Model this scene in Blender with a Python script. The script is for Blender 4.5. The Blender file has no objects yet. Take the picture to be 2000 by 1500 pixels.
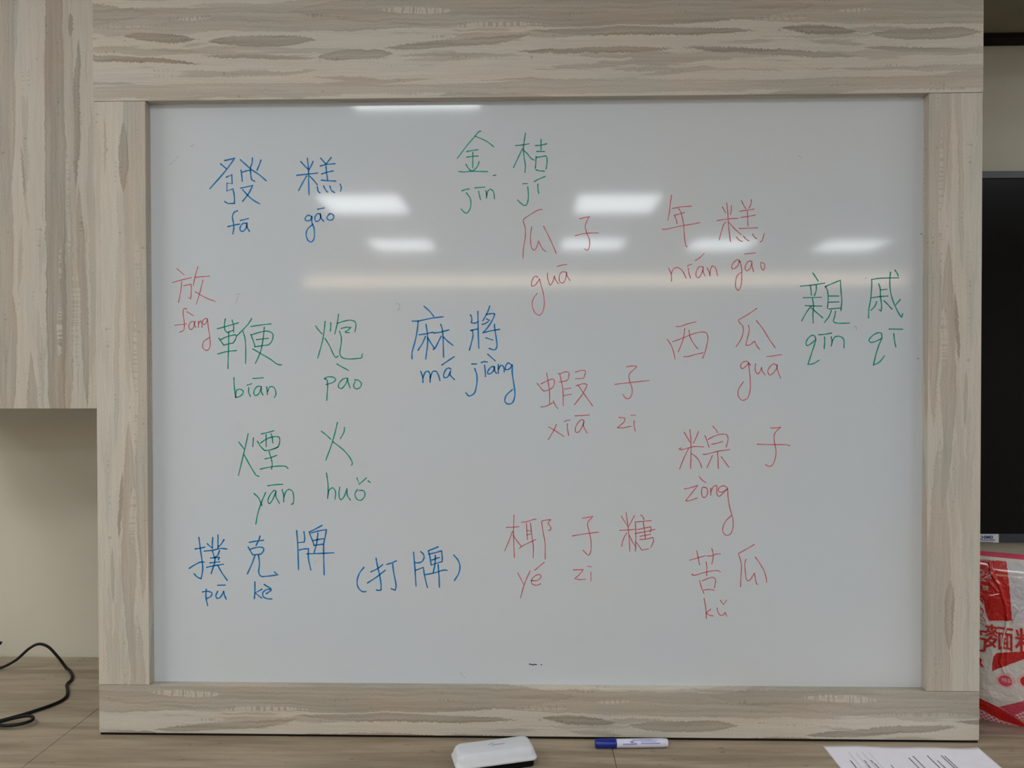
import bpy, bmesh, math, random
from mathutils import Vector, Matrix
random.seed(7)

# ------------------------------------------------------------------ camera, world, light, exposure
SC = bpy.context.scene
COL = SC.collection
F = 1450.0
CAM = Vector((0.7568, -1.4560, 1.4671))
PITCH, YAW, ROLL = -0.0114, -0.0225, -0.0017
fwd = Vector((math.sin(YAW)*math.cos(PITCH), math.cos(YAW)*math.cos(PITCH), math.sin(PITCH)))
r0 = Vector((math.cos(YAW), -math.sin(YAW), 0))
u0 = r0.cross(fwd)
RIGHT = math.cos(ROLL)*r0 + math.sin(ROLL)*u0
UP = -math.sin(ROLL)*r0 + math.cos(ROLL)*u0
cd = bpy.data.cameras.new('camera')
cd.sensor_width = 36.0
cd.lens = F/2000*36.0
cd.clip_start = 0.02
co = bpy.data.objects.new('camera', cd)
COL.objects.link(co)
m = Matrix.Identity(4)
for i in range(3):
    m[i][0], m[i][1], m[i][2], m[i][3] = RIGHT[i], UP[i], -fwd[i], CAM[i]
co.matrix_world = m
SC.camera = co

w = bpy.data.worlds.new('world'); SC.world = w; w.use_nodes = True
w.node_tree.nodes['Background'].inputs[0].default_value = (0.75, 0.83, 1.0, 1)
w.node_tree.nodes['Background'].inputs[1].default_value = 0.3
PANEL_L = 17.0      # ceiling light diffusers
COVE_L = 7.4        # warm cove light on the far wall
FILL_LEFT, FILL_RIGHT = 3.0, 1.5   # glowing panes added on the side walls as fill light
SC.view_settings.view_transform = 'Standard'
SC.view_settings.look = 'None'
SC.view_settings.gamma = 1.0
SC.view_settings.use_curve_mapping = False
SC.view_settings.exposure = -0.08
try:
    SC.cycles.max_bounces = 8; SC.cycles.diffuse_bounces = 5
    SC.cycles.use_denoising = True
except Exception: pass

def ray(px, py):
    return (fwd*F + RIGHT*(px-1000) + UP*(750-py)).normalized()
def onY(px, py, y):
    d = ray(px, py); return CAM + d*((y-CAM.y)/d.y)
def onZ(px, py, z):
    d = ray(px, py); return CAM + d*((z-CAM.z)/d.z)

# ------------------------------------------------------------------ object helpers
def empty(name, loc, label=None, cat=None, group=None, rz=0):
    o = bpy.data.objects.new(name, None); COL.objects.link(o)
    o.location = loc; o.rotation_euler = (0, 0, rz); o.empty_display_size = .05
    tag(o, label, cat, group); return o
def tag(o, label=None, cat=None, group=None, kind=None):
    if label: o['label'] = label
    if cat: o['category'] = cat
    if group: o['group'] = group
    if kind: o['kind'] = kind
    return o
def link(name, me, mats=(), parent=None, smooth=False):
    o = bpy.data.objects.new(name, me); COL.objects.link(o)
    if not isinstance(mats, (list, tuple)): mats = [mats]
    for mm in mats: me.materials.append(mm)
    if parent is not None: o.parent = parent
    if smooth:
        for p in me.polygons: p.use_smooth = True
    return o
def bm_obj(name, bm, mats, parent=None, smooth=False):
    me = bpy.data.meshes.new(name); bm.to_mesh(me); bm.free()
    return link(name, me, mats, parent, smooth)
def box(bm, x0, x1, y0, y1, z0, z1, mi=0):
    vs = [bm.verts.new(p) for p in ((x0,y0,z0),(x1,y0,z0),(x1,y1,z0),(x0,y1,z0),(x0,y0,z1),(x1,y0,z1),(x1,y1,z1),(x0,y1,z1))]
    fs = []
    for f in ((0,3,2,1),(4,5,6,7),(0,1,5,4),(1,2,6,5),(2,3,7,6),(3,0,4,7)):
        fc = bm.faces.new([vs[i] for i in f]); fc.material_index = mi; fs.append(fc)
    return fs
def bevel(bm, w, seg=2):
    bmesh.ops.bevel(bm, geom=bm.edges[:], offset=w, segments=seg, profile=.6, affect='EDGES')
def box_obj(name, b, mats, parent=None, bev=0, off=(0,0,0)):
    bm = bmesh.new()
    box(bm, b[0]-off[0], b[1]-off[0], b[2]-off[1], b[3]-off[1], b[4]-off[2], b[5]-off[2])
    if bev: bevel(bm, bev)
    return bm_obj(name, bm, mats, parent)
def tube(bm, pts, r, seg=10, cap=True):
    rings = []
    n = len(pts)
    for i, p in enumerate(pts):
        t = (pts[min(i+1,n-1)] - pts[max(i-1,0)]).normalized()
        a = t.cross(Vector((0,0,1)))
        if a.length < 1e-3: a = t.cross(Vector((0,1,0)))
        a.normalize(); b = t.cross(a).normalized()
        rr = r[i] if isinstance(r, (list, tuple)) else r
        rings.append([bm.verts.new(p + a*math.cos(2*math.pi*k/seg)*rr + b*math.sin(2*math.pi*k/seg)*rr) for k in range(seg)])
    for i in range(n-1):
        for k in range(seg):
            bm.faces.new((rings[i][k], rings[i][(k+1)%seg], rings[i+1][(k+1)%seg], rings[i+1][k]))
    if cap:
        bm.faces.new(rings[0][::-1]); bm.faces.new(rings[-1])
def smooth_path(P, n=8):
    """centripetal-like Catmull-Rom through P (tuples or Vectors)"""
    P = [Vector(p) for p in P]
    if len(P) < 3: return P
    out = []
    for i in range(len(P)-1):
        p1, p2 = P[i], P[i+1]
        p0 = P[i-1] if i > 0 else p1*2-p2
        p3 = P[i+2] if i+2 < len(P) else p2*2-p1
        t0 = 0; t1 = t0+max((p1-p0).length,1e-6)**.5; t2 = t1+max((p2-p1).length,1e-6)**.5; t3 = t2+max((p3-p2).length,1e-6)**.5
        for k in range(n):
            t = t1+(t2-t1)*k/n
            A1 = p0*((t1-t)/(t1-t0))+p1*((t-t0)/(t1-t0)); A2 = p1*((t2-t)/(t2-t1))+p2*((t-t1)/(t2-t1)); A3 = p2*((t3-t)/(t3-t2))+p3*((t-t2)/(t3-t2))
            B1 = A1*((t2-t)/(t2-t0))+A2*((t-t0)/(t2-t0)); B2 = A2*((t3-t)/(t3-t1))+A3*((t-t1)/(t3-t1))
            out.append(B1*((t2-t)/(t2-t1))+B2*((t-t1)/(t2-t1)))
    out.append(P[-1]); return out

# ------------------------------------------------------------------ materials
def srgb(r, g, b):
    f = lambda c: (c/255/12.92) if c/255 <= .04045 else ((c/255+.055)/1.055)**2.4
    return (f(r), f(g), f(b), 1)
class NT:
    def __init__(s, name):
        s.m = bpy.data.materials.new(name); s.m.use_nodes = True
        s.t = s.m.node_tree; s.n = s.t.nodes; s.l = s.t.links
        s.b = s.n['Principled BSDF']
    def node(s, kind, **kw):
        x = s.n.new(kind)
        for k, v in kw.items(): setattr(x, k, v)
        return x
    def put(s, sock, v):
        if hasattr(v, 'is_linked') or isinstance(v, bpy.types.NodeSocket): s.l.new(v, sock)
        else: sock.default_value = v
    def math(s, op, a, b=0.0, c=None):
        x = s.node('ShaderNodeMath', operation=op); s.put(x.inputs[0], a); s.put(x.inputs[1], b)
        if c is not None: s.put(x.inputs[2], c)
        return x.outputs[0]
    def mix(s, f, a, b, mode='MIX'):
        x = s.node('ShaderNodeMix', data_type='RGBA', blend_type=mode)
        s.put(x.inputs[0], f); s.put(x.inputs[6], a); s.put(x.inputs[7], b); return x.outputs[2]
    def noise(s, vec, scale, detail=2, rough=.5):
        x = s.node('ShaderNodeTexNoise'); s.put(x.inputs['Vector'], vec)
        x.inputs['Scale'].default_value = scale; x.inputs['Detail'].default_value = detail; x.inputs['Roughness'].default_value = rough
        return x.outputs[0]
    def vec(s, x=0.0, y=0.0, z=0.0):
        c = s.node('ShaderNodeCombineXYZ'); s.put(c.inputs[0], x); s.put(c.inputs[1], y); s.put(c.inputs[2], z); return c.outputs[0]
    def sstep(s, v, a, b, lo=0.0, hi=1.0):
        x = s.node('ShaderNodeMapRange', interpolation_type='SMOOTHSTEP'); s.put(x.inputs[0], v)
        x.inputs[1].default_value = a; x.inputs[2].default_value = b; x.inputs[3].default_value = lo; x.inputs[4].default_value = hi
        return x.outputs[0]
    def bump(s, h, dist, strength=1.0):
        x = s.node('ShaderNodeBump'); x.inputs['Distance'].default_value = dist; x.inputs['Strength'].default_value = strength
        s.l.new(h, x.inputs['Height']); s.l.new(x.outputs[0], s.b.inputs['Normal'])
def plain(name, col, rough=.5, spec=.5, metal=0, emit=0, coat=0, noise_amt=.03, nscale=40):
    t = NT(name)
    t.b.inputs['Roughness'].default_value = rough
    t.b.inputs['Specular IOR Level'].default_value = spec
    t.b.inputs['Metallic'].default_value = metal
    t.b.inputs['Coat Weight'].default_value = coat
    t.b.inputs['Coat Roughness'].default_value = .08
    tc = t.node('ShaderNodeTexCoord')
    n = t.noise(tc.outputs['Object'], nscale, 3)
    k = t.sstep(n, .3, .7, 1-noise_amt, 1+noise_amt)
    c = t.mix(1.0, col, (1,1,1,1), 'MULTIPLY')
    mx = t.node('ShaderNodeVectorMath', operation='SCALE'); t.l.new(c, mx.inputs[0]); t.l.new(k, mx.inputs['Scale'])
    t.l.new(mx.outputs[0], t.b.inputs['Base Color'])
    if emit:
        t.b.inputs['Emission Color'].default_value = col; t.b.inputs['Emission Strength'].default_value = emit
    return t.m

# a node group that draws one spindle-shaped patch of darker grain
def spindle_group():
    g = bpy.data.node_groups.new('grain_patch', 'ShaderNodeTree')
    for nm in ('U','V','CU','CV','A','B','S'):
        g.interface.new_socket(name=nm, in_out='INPUT', socket_type='NodeSocketFloat')
    g.interface.new_socket(name='Mask', in_out='OUTPUT', socket_type='NodeSocketFloat')
    gi = g.nodes.new('NodeGroupInput'); go = g.nodes.new('NodeGroupOutput')
    def M(op, a, b=0.0):
        x = g.nodes.new('ShaderNodeMath'); x.operation = op
        for s_, v in ((x.inputs[0], a), (x.inputs[1], b)):
            if isinstance(v, (int, float)): s_.default_value = v
            else: g.links.new(v, s_)
        return x.outputs[0]
    I = gi.outputs
    du = M('SUBTRACT', I['U'], I['CU'])
    e = M('DIVIDE', du, I['A']); e2 = M('MULTIPLY', e, e)
    c = M('MULTIPLY', du, I['S']); c = M('ADD', c, I['CV'])
    dv = M('ABSOLUTE', M('SUBTRACT', I['V'], c))
    q = M('DIVIDE', dv, I['B'])
    d = M('SUBTRACT', M('SUBTRACT', 1.0, M('POWER', M('ABSOLUTE', e), 3.2)), q)
    # edge softness of about one millimetre
    d = M('MULTIPLY', d, I['B'])
    k = g.nodes.new('ShaderNodeMapRange'); k.interpolation_type = 'SMOOTHSTEP'
    g.links.new(d, k.inputs[0]); k.inputs[1].default_value = -.0006; k.inputs[2].default_value = .0016
    # a darker rim along the outline
    rim = g.nodes.new('ShaderNodeMapRange'); rim.interpolation_type = 'SMOOTHSTEP'
    g.links.new(d, rim.inputs[0]); rim.inputs[1].default_value = .0008; rim.inputs[2].default_value = .006
    rim.inputs[3].default_value = 1.0; rim.inputs[4].default_value = .82
    g.links.new(M('MULTIPLY', k.outputs[0], rim.outputs[0]), go.inputs[0])
    return g
GRP = spindle_group()
def wood(name, patches, whites, period=None, light=(200,191,176), dark=(146,133,117), rough=.5, streak=.42):
    """white-washed laminate print; UV = metres along / across the grain. patches in millimetres: cu, cv, a, b, slope, strength"""
    t = NT(name)
    uv = t.node('ShaderNodeUVMap', uv_map='print')
    sp = t.node('ShaderNodeSeparateXYZ'); t.l.new(uv.outputs[0], sp.inputs[0])
    U0, V0 = sp.outputs[0], sp.outputs[1]
    U = t.math('FLOORED_MODULO', U0, period) if period else U0
    warp = t.noise(t.vec(t.math('MULTIPLY', U0, 9.0), t.math('MULTIPLY', V0, 22.0), 0.0), 1.0, 2)
    teeth = t.noise(t.vec(t.math('MULTIPLY', U0, 330.0), t.math('MULTIPLY', V0, 30.0), 3.0), 1.0, 1)
    tamp = t.sstep(t.noise(t.vec(t.math('MULTIPLY', U0, 14.0), t.math('MULTIPLY', V0, 60.0), 8.0), 1.0, 1), .34, .54)
    V = t.math('MULTIPLY_ADD', t.math('SUBTRACT', warp, .5), .012, V0)
    w2 = t.noise(t.vec(t.math('MULTIPLY', U0, 60.0), t.math('MULTIPLY', V0, 40.0), 15.0), 1.0, 2)
    V = t.math('MULTIPLY_ADD', t.math('SUBTRACT', w2, .5), .005, V)
    V = t.math('ADD', V, t.math('MULTIPLY', t.math('MULTIPLY', t.math('SUBTRACT', teeth, .5), .0075), tamp))
    def fold(lst):
        acc = None
        for (cu, cv, a, b, s_, k) in lst:
            spots = [cu]
            if period:
                if cu+a > period*1000: spots.append(cu-period*1000)
                if cu-a < 0: spots.append(cu+period*1000)
            for c in spots:
                g = t.node('ShaderNodeGroup'); g.node_tree = GRP
                t.l.new(U, g.inputs['U']); t.l.new(V, g.inputs['V'])
                for nm, v in (('CU', c/1000), ('CV', cv/1000), ('A', a/1000), ('B', b/1000), ('S', s_)): g.inputs[nm].default_value = v
                o = t.math('MULTIPLY', g.outputs[0], k)
                acc = o if acc is None else t.math('MAXIMUM', acc, o)
        return acc
    dk = fold(patches)
    if whites:
        wm = fold(whites)
        dash = t.sstep(t.noise(t.vec(t.math('MULTIPLY', U0, 190.0), t.math('MULTIPLY', V0, 12.0), 5.0), 1.0, 0), .42, .5)
        wm = t.math('MULTIPLY', wm, dash)
        dk = t.math('MULTIPLY', dk, t.math('SUBTRACT', 1.0, wm))
    st = t.noise(t.vec(t.math('MULTIPLY', U0, 3.2), t.math('MULTIPLY', V, 46.0), 21.0), 1.0, 3, .55)
    dk = t.math('MAXIMUM', dk, t.math('MULTIPLY', t.sstep(st, .545, .565), streak))
    # fine streaks along the grain
    fine = t.noise(t.vec(t.math('MULTIPLY', U0, 7.0), t.math('MULTIPLY', V, 420.0), 1.0), 1.0, 4, .6)
    mid = t.noise(t.vec(t.math('MULTIPLY', U0, 2.4), t.math('MULTIPLY', V, 120.0), 2.0), 1.0, 4, .65)
    spk = t.noise(t.vec(t.math('MULTIPLY', U0, 260.0), t.math('MULTIPLY', V0, 420.0), 4.0), 1.0, 2)
    tint = t.noise(t.vec(t.math('MULTIPLY', U0, 4.0), t.math('MULTIPLY', V0, 14.0), 6.0), 1.0, 2)
    lines = t.sstep(mid, .35, .68)
    f = t.math('ADD', t.math('MULTIPLY', dk, .78), t.math('MULTIPLY', lines, t.math('MULTIPLY_ADD', dk, .32, .09)))
    lc = t.mix(t.sstep(tint, .35, .65), srgb(light[0]+2, light[1], light[2]-1), srgb(light[0]-3, light[1], light[2]+1))
    dc = t.mix(t.sstep(tint, .38, .62), srgb(dark[0]+3, dark[1]-1, dark[2]-2), srgb(dark[0]-3, dark[1], dark[2]+1))
    f = t.math('MINIMUM', f, 1.0)
    c = t.mix(f, lc, dc)
    k = t.math('ADD', t.sstep(fine, .3, .7, .93, 1.06), t.sstep(spk, .3, .7, -.035, .035))
    # sparse cross ticks
    tick = t.noise(t.vec(t.math('MULTIPLY', U0, 240.0), t.math('MULTIPLY', V0, 45.0), 9.0), 1.0, 0)
    tickg = t.sstep(t.noise(t.vec(t.math('MULTIPLY', U0, 10.0), t.math('MULTIPLY', V0, 70.0), 12.0), 1.0, 1), .64, .7)
    k = t.math('SUBTRACT', k, t.math('MULTIPLY', t.math('MULTIPLY', t.sstep(tick, .6, .66), tickg), .22))
    mx = t.node('ShaderNodeVectorMath', operation='SCALE'); t.l.new(c, mx.inputs[0]); t.l.new(k, mx.inputs['Scale'])
    t.l.new(mx.outputs[0], t.b.inputs['Base Color'])
    t.b.inputs['Roughness'].default_value = rough
    t.b.inputs['Specular IOR Level'].default_value = .35
    t.bump(t.math('ADD', fine, spk), .0002, .5)
    return t.m
HP = [(310,158,480,24,-.012,.62),(900,172,520,36,-.004,.72),(132,124,74,9,-.06,.92),(335,115,110,11,0,.85),
      (165,98,55,4,-.08,.6),(330,84,118,5,-.04,.7),(1330,83,178,6,-.058,.85),(990,90,158,6,.01,.85),(520,86,76,10,.03,.85),
      (695,84,98,4,.0,.6),(720,108,150,8,.07,.85),(1080,125,225,9,-.01,.9),(300,20,430,13,0,.42),(1000,19,430,13,0,.38),
      (560,34,120,4,.03,.6),(900,33,140,3,-.02,.5),(600,192,260,8,.03,.5)]
HW = [(640,170,75,7,-.03,1.0),(200,160,34,4,0,.9),(800,141,100,4,.0,.9),(60,146,60,3,0,.6)]
MH = wood('laminate_rail', HP, HW, 1.29)
CP = [(400,112,760,21,0,.75),(130,16,300,17,-.01,.6),(480,6,260,20,0,.55),(210,156,160,7,-.03,.75),(560,128,330,20,.0,.5),
      (590,166,240,9,.03,.55),(330,47,58,3,.08,.8),(25,146,26,5,0,.8),(700,12,160,20,0,.5),(400,150,420,6,.01,.35),(1000,60,300,14,0,.5)]
CW = [(660,118,60,5,0,1.0),(330,139,190,5,.0,.8),(640,150,120,9,.0,1.0),(520,122,40,3,0,.7)]
MC = wood('laminate_door', CP, CW, None, streak=.25, light=(190,181,166), dark=(136,123,107))
SP = [(180,22,420,24,0,.42),(110,44,72,9,0,.72),(860,38,230,13,0,.5),(640,12,360,14,0,.45),(800,54,70,4,.05,.8),(1010,40,150,10,-.08,.55),
      (940,74,60,4,0,.5),(90,80,60,3,0,.35),(500,60,200,6,.02,.3)]
SW = [(560,24,150,5,0,.9),(330,18,60,6,0,.7),(820,30,60,7,0,.9),(980,22,120,4,0,.7)]
MS = wood('laminate_stile', SP, SW, 1.25, streak=.17)

def print_uv(o, fn, off=Vector((0,0,0))):
    """fn(world point, normal)->(u,v) in metres"""
    me = o.data
    uvl = me.uv_layers.new(name='print')
    for p in me.polygons:
        for li in p.loop_indices:
            co_ = me.vertices[me.loops[li].vertex_index].co + off
            uvl.data[li].uv = fn(co_, p.normal)

board_mat = NT('whiteboard_enamel')
tc = board_mat.node('ShaderNodeTexCoord')
n1 = board_mat.noise(tc.outputs['Object'], 2.2, 3)
n2 = board_mat.noise(tc.outputs['Object'], 14, 3)
cc = board_mat.mix(board_mat.sstep(n1, .3, .7), srgb(202,208,212), srgb(206,208,209))
cc = board_mat.mix(board_mat.sstep(n2, .58, .78, 0, .10), cc, srgb(190,194,200))
board_mat.l.new(cc, board_mat.b.inputs['Base Color'])
board_mat.b.inputs['Roughness'].default_value = .065
board_mat.b.inputs['Specular IOR Level'].default_value = .36
M_BOARD = board_mat.m
def ink(name, col): 
    return plain(name, col, rough=.35, spec=.3, noise_amt=.08, nscale=60)
INK = {'b': ink('blue_marker_ink', srgb(0,122,188)), 'g': ink('green_marker_ink', srgb(0,148,124)),
       'r': ink('red_marker_ink', srgb(204,84,98)), 'k': ink('grey_residue', srgb(140,140,146)), 'n': ink('dark_marker_ink', srgb(38,40,80))}

M_WALL = plain('cream_wall_paint', srgb(196,190,172), .75, .2, noise_amt=.02, nscale=3)
M_WALL2 = plain('room_wall_paint', srgb(150,146,140), .8, .2, noise_amt=.02, nscale=2)
M_CEIL = plain('ceiling_tile_paint', srgb(190,190,188), .85, .1, noise_amt=.02, nscale=3)
M_FLOOR = plain('floor_tile', srgb(150,145,138), .35, .4, noise_amt=.05, nscale=2)
M_BLACK = plain('black_plastic', srgb(14,13,13), .6, .25)
M_SCREEN = plain('black_screen_glass', srgb(13,11,11), .12, .35, noise_amt=0)
M_BEZEL = plain('dark_grey_bezel', srgb(52,55,62), .4, .4)
M_WHITE = plain('white_plastic', srgb(208,209,212), .32, .5, noise_amt=.02)
M_FELT = plain('black_felt', srgb(22,20,22), .95, .1, noise_amt=.3, nscale=500)
M_PAPER = plain('white_paper', srgb(232,228,236), .8, .2, noise_amt=.015)
M_PRINT = plain('grey_print', srgb(84,84,98), .8, .1)
M_PRINTL = plain('light_grey_print', srgb(150,148,158), .8, .1)
M_CAP = plain('blue_cap_plastic', srgb(14,34,132), .3, .5)
M_BARREL = plain('pale_marker_barrel', srgb(214,212,228), .35, .5)
M_MPRINT = plain('blue_marker_print', srgb(72,86,178), .5, .2)
M_DARKWOOD = plain('dark_cabinet_board', srgb(136,128,106), .6, .3, noise_amt=.06, nscale=6)
M_ALU = plain('aluminium_track', srgb(170,170,172), .35, .5, metal=.9)
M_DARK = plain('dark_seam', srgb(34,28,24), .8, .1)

def countertop_mat(name, base=(168,152,130), dk=(134,118,98)):
    t = NT(name)
    tc = t.node('ShaderNodeTexCoord'); sp = t.node('ShaderNodeSeparateXYZ'); t.l.new(tc.outputs['Object'], sp.inputs[0])
    X, Y = sp.outputs[0], sp.outputs[1]
    a = t.noise(t.vec(t.math('MULTIPLY', X, 2.2), t.math('MULTIPLY', Y, 26.0), 0.0), 1.0, 4, .6)
    b = t.noise(t.vec(t.math('MULTIPLY', X, 12.0), t.math('MULTIPLY', Y, 240.0), 2.0), 1.0, 3, .6)
    s = t.noise(t.vec(t.math('MULTIPLY', X, 38.0), t.math('MULTIPLY', Y, 130.0), 5.0), 1.0, 1)
    c = t.mix(t.sstep(a, .34, .66), srgb(*dk), srgb(*base))
    c = t.mix(t.sstep(s, .7, .76, 0, .6), c, srgb(84,70,56))
    mx = t.node('ShaderNodeVectorMath', operation='SCALE'); t.l.new(c, mx.inputs[0]); t.l.new(t.sstep(b, .3, .7, .92, 1.07), mx.inputs['Scale'])
    t.l.new(mx.outputs[0], t.b.inputs['Base Color'])
    t.b.inputs['Roughness'].default_value = .42; t.b.inputs['Specular IOR Level'].default_value = .4
    t.bump(b, .0002, .4)
    return t.m
M_TOP = countertop_mat('brown_wood_laminate')
M_TOP2 = countertop_mat('reddish_wood_laminate', (150,130,116), (118,98,86))

# ------------------------------------------------------------------ room shell
YW, YB, XL, XR, ZC, CT = 0.41, -7.5, -3.4, 5.6, 2.70, 0.75
def slab(name, b, mat): 
    o = box_obj(name, b, mat); o['kind'] = 'structure'; return o
slab('floor', (XL-.1, XR+.1, YB-.1, YW+.1, -.1, 0), M_FLOOR)
slab('ceiling', (XL-.1, XR+.1, YB-.1, YW+.1, ZC, ZC+.1), M_CEIL)
slab('wall_front', (XL-.1, XR+.1, YW, YW+.1, 0, ZC), M_WALL)
slab('wall_back', (XL-.1, XR+.1, YB-.1, YB, 0, ZC), M_WALL2)
slab('wall_left', (XL-.1, XL, YB, YW, 0, ZC), M_WALL2)
slab('wall_right', (XR, XR+.1, YB, YW, 0, ZC), M_WALL2)

M_FILL_L = plain('fill_pane_left', (1.0, .95, .90, 1), .4, .3, emit=FILL_LEFT, noise_amt=0)
M_FILL_R = plain('fill_pane_right', (.78, .90, 1.0, 1), .4, .3, emit=FILL_RIGHT, noise_amt=0)
def window(i, x, sgn, y0, y1, z0, z1, fill_pane):  # unseen glowing windows, added to fill the room with light
    e = bpy.data.objects.new('window_%d' % i, None); COL.objects.link(e); e.location = (x, (y0+y1)/2, z0); e['kind'] = 'structure'
    off = (x, (y0+y1)/2, z0)
    bm = bmesh.new()
    for k in range(4):
        a = [(y0,y1,z0,z0+.06),(y0,y1,z1-.06,z1),(y0,y0+.06,z0,z1),(y1-.06,y1,z0,z1)][k]
        box(bm, 0 if sgn > 0 else -.05, .05 if sgn > 0 else 0, a[0]-off[1], a[1]-off[1], a[2]-off[2], a[3]-off[2])
    box(bm, 0 if sgn > 0 else -.05, .05 if sgn > 0 else 0, -.02, .02, .05, z1-z0-.05)
    bm_obj('window_frame', bm, M_WHITE, e)
    bm = bmesh.new(); box(bm, 0.01*sgn if sgn > 0 else -.02, .02 if sgn > 0 else -.01, y0-off[1]+.05, y1-off[1]-.05, .05, z1-z0-.05)
    bm_obj('fill_pane', bm, fill_pane, e)
window(1, XL, 1, -3.6, -0.9, 0.45, 1.75, M_FILL_L)
window(2, XR, -1, -3.6, -0.9, 0.45, 1.75, M_FILL_R)

M_DIFF = plain('lit_diffuser', (.92, .97, 1.0, 1), .5, .2, emit=PANEL_L, noise_amt=0)
M_COVE = plain('lit_cove_diffuser', (1.0, .76, .56, 1), .5, .2, emit=COVE_L, noise_amt=0)
def mirror_ceiling(px, py):
    d = ray(px, py); yb = 0.02
    p = CAM + d*((yb-CAM.y)/d.y); d2 = Vector((d.x, -d.y, d.z))
    return p + d2*((ZC-p.z)/d2.z)
lamps = [(797,162,'square ceiling panel light nearest the whiteboard, just over the camera'),
         (712,397,'square ceiling panel light of the middle row, left one'),(1203,396,'square ceiling panel light of the middle row, right one'),
         (786,477,'leftmost square ceiling panel light of the far row'),(1157,475,'second square ceiling panel light from the left in the far row'),
         (1408,476,'third square ceiling panel light from the left in the far row'),(1660,478,'rightmost square ceiling panel light of the far row')]
lamps += [((-2.2,-1.6),0,'added square ceiling fill light on the left side of the room'), ((3.15,-1.6),0,'added square ceiling fill light on the right side of the room'),  # extra unseen panels, added to brighten the counter and paper
          ((-1.4,-0.5),0,'added square ceiling fill light beside the left wall cabinet'), ((3.3,-0.5),0,'added square ceiling fill light in front of the television')]
proto = None
for px, py, lb in lamps:
    p = mirror_ceiling(px, py) if py else Vector((px[0], px[1], ZC))
    e = empty('ceiling_light', (p.x, p.y, ZC), lb, 'light', 'square ceiling panel lights')
    if proto is None:
        bm = bmesh.new()
        for a in ((-.3,.3,-.3,-.285),(-.3,.3,.285,.3),(-.3,-.285,-.285,.285),(.285,.3,-.285,.285)): box(bm, *a, -.012, 0)
        o1 = bm_obj('frame', bm, M_WHITE, e)
        o2 = box_obj('diffuser', (-.285,.285,-.285,.285,-.008,-.002), M_DIFF, e)
        proto = (o1, o2)
    else:
        for q in proto:
            c = q.copy(); COL.objects.link(c); c.parent = e
e = empty('cove_light', (1.65, YB, 2.56), 'long warm cove light along the top of the far wall', 'light')
box_obj('housing', (-3.6,3.6,0,.10,-.05,-.03), M_WHITE, e)
box_obj('diffuser', (-3.6,3.6,0,.05,-.03,.11), M_COVE, e)

# ------------------------------------------------------------------ counter
ct = empty('counter', (0.8, 0.0, 0), 'long brown wood-look counter under the framed whiteboard', 'counter')
O = Vector((0.8, 0.0, 0))
s1 = onZ(100, 1455, CT).x; s2 = onZ(1199, 1475, CT).x; ys = onZ(1960, 1436, CT).y
def top_slab(x0, x1, y0, y1, mat):
    bm = bmesh.new(); box(bm, x0+.0005-O.x, x1-.0005-O.x, y0+.0006, y1-.0006, CT-.035, CT)
    bevel(bm, .0005, 1)
    return bm_obj('slab', bm, mat, ct)
top_slab(-2.2, s1, -.42, YW-.004, M_TOP); top_slab(s1, s2, -.42, YW-.004, M_TOP)
top_slab(s2, 3.6, -.42, ys, M_TOP); top_slab(s2, 3.6, ys, YW-.004, M_TOP2)
box_obj('subtop', (-2.2-O.x, 3.6-O.x, -.42, YW-.004, CT-.05, CT-.035), M_DARK, ct)
box_obj('body', (-2.18-O.x, 3.58-O.x, -.38, YW-.008, 0.08, CT-.05), M_DARKWOOD, ct)
box_obj('plinth', (-2.16-O.x, 3.56-O.x, -.34, YW-.01, 0, 0.08), M_DARK, ct)

# ------------------------------------------------------------------ upper cabinets
FY = 0.036
zb = onY(100, 798, FY).z
cab = empty('wall_cabinet', (-.7, .2, zb), 'white-washed wood wall cabinet left of the whiteboard', 'cabinet')
co_ = (-.7, .2, zb)
def cuv_x(p, n):   # vertical grain door: u downwards in photo millimetres, v to the right
    q = p + Vector(co_)
    return ((2.203-q.z)*1.03, (q.x - dx0)*.985)
dx0 = onY(0, 300, FY).x
d1 = box_obj('door', (dx0-.35, -.02, FY, FY+.018, zb, ZC-.01), MC, cab, .0006, co_)
print_uv(d1, cuv_x)
b1 = box_obj('body', (dx0-.36, -.021, FY+.02, YW, zb+.004, ZC), M_DARKWOOD, cab, 0, co_)
cab2 = empty('bulkhead_cabinet', (1.9, .2, 2.3), 'dark high cabinet above the television at the top right', 'cabinet')
zs = onY(1960, 80, YW).z
box_obj('body', (-.019, 3.4, FY+.02, YW, zs, ZC), M_DARKWOOD, cab2, 0, (1.9,.2,2.3))
b2 = box_obj('door', (-.019, 3.4, FY, FY+.018, zs+.01, ZC-.01), MH, cab2, .0006, (1.9,.2,2.3))
print_uv(b2, lambda p, n: (p.x+.3, p.z+.2))
box_obj('edge_strip', (-.019, 3.4, YW-.045, YW, zs-.012, zs), M_DARK, cab2, 0, (1.9,.2,2.3))

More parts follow.
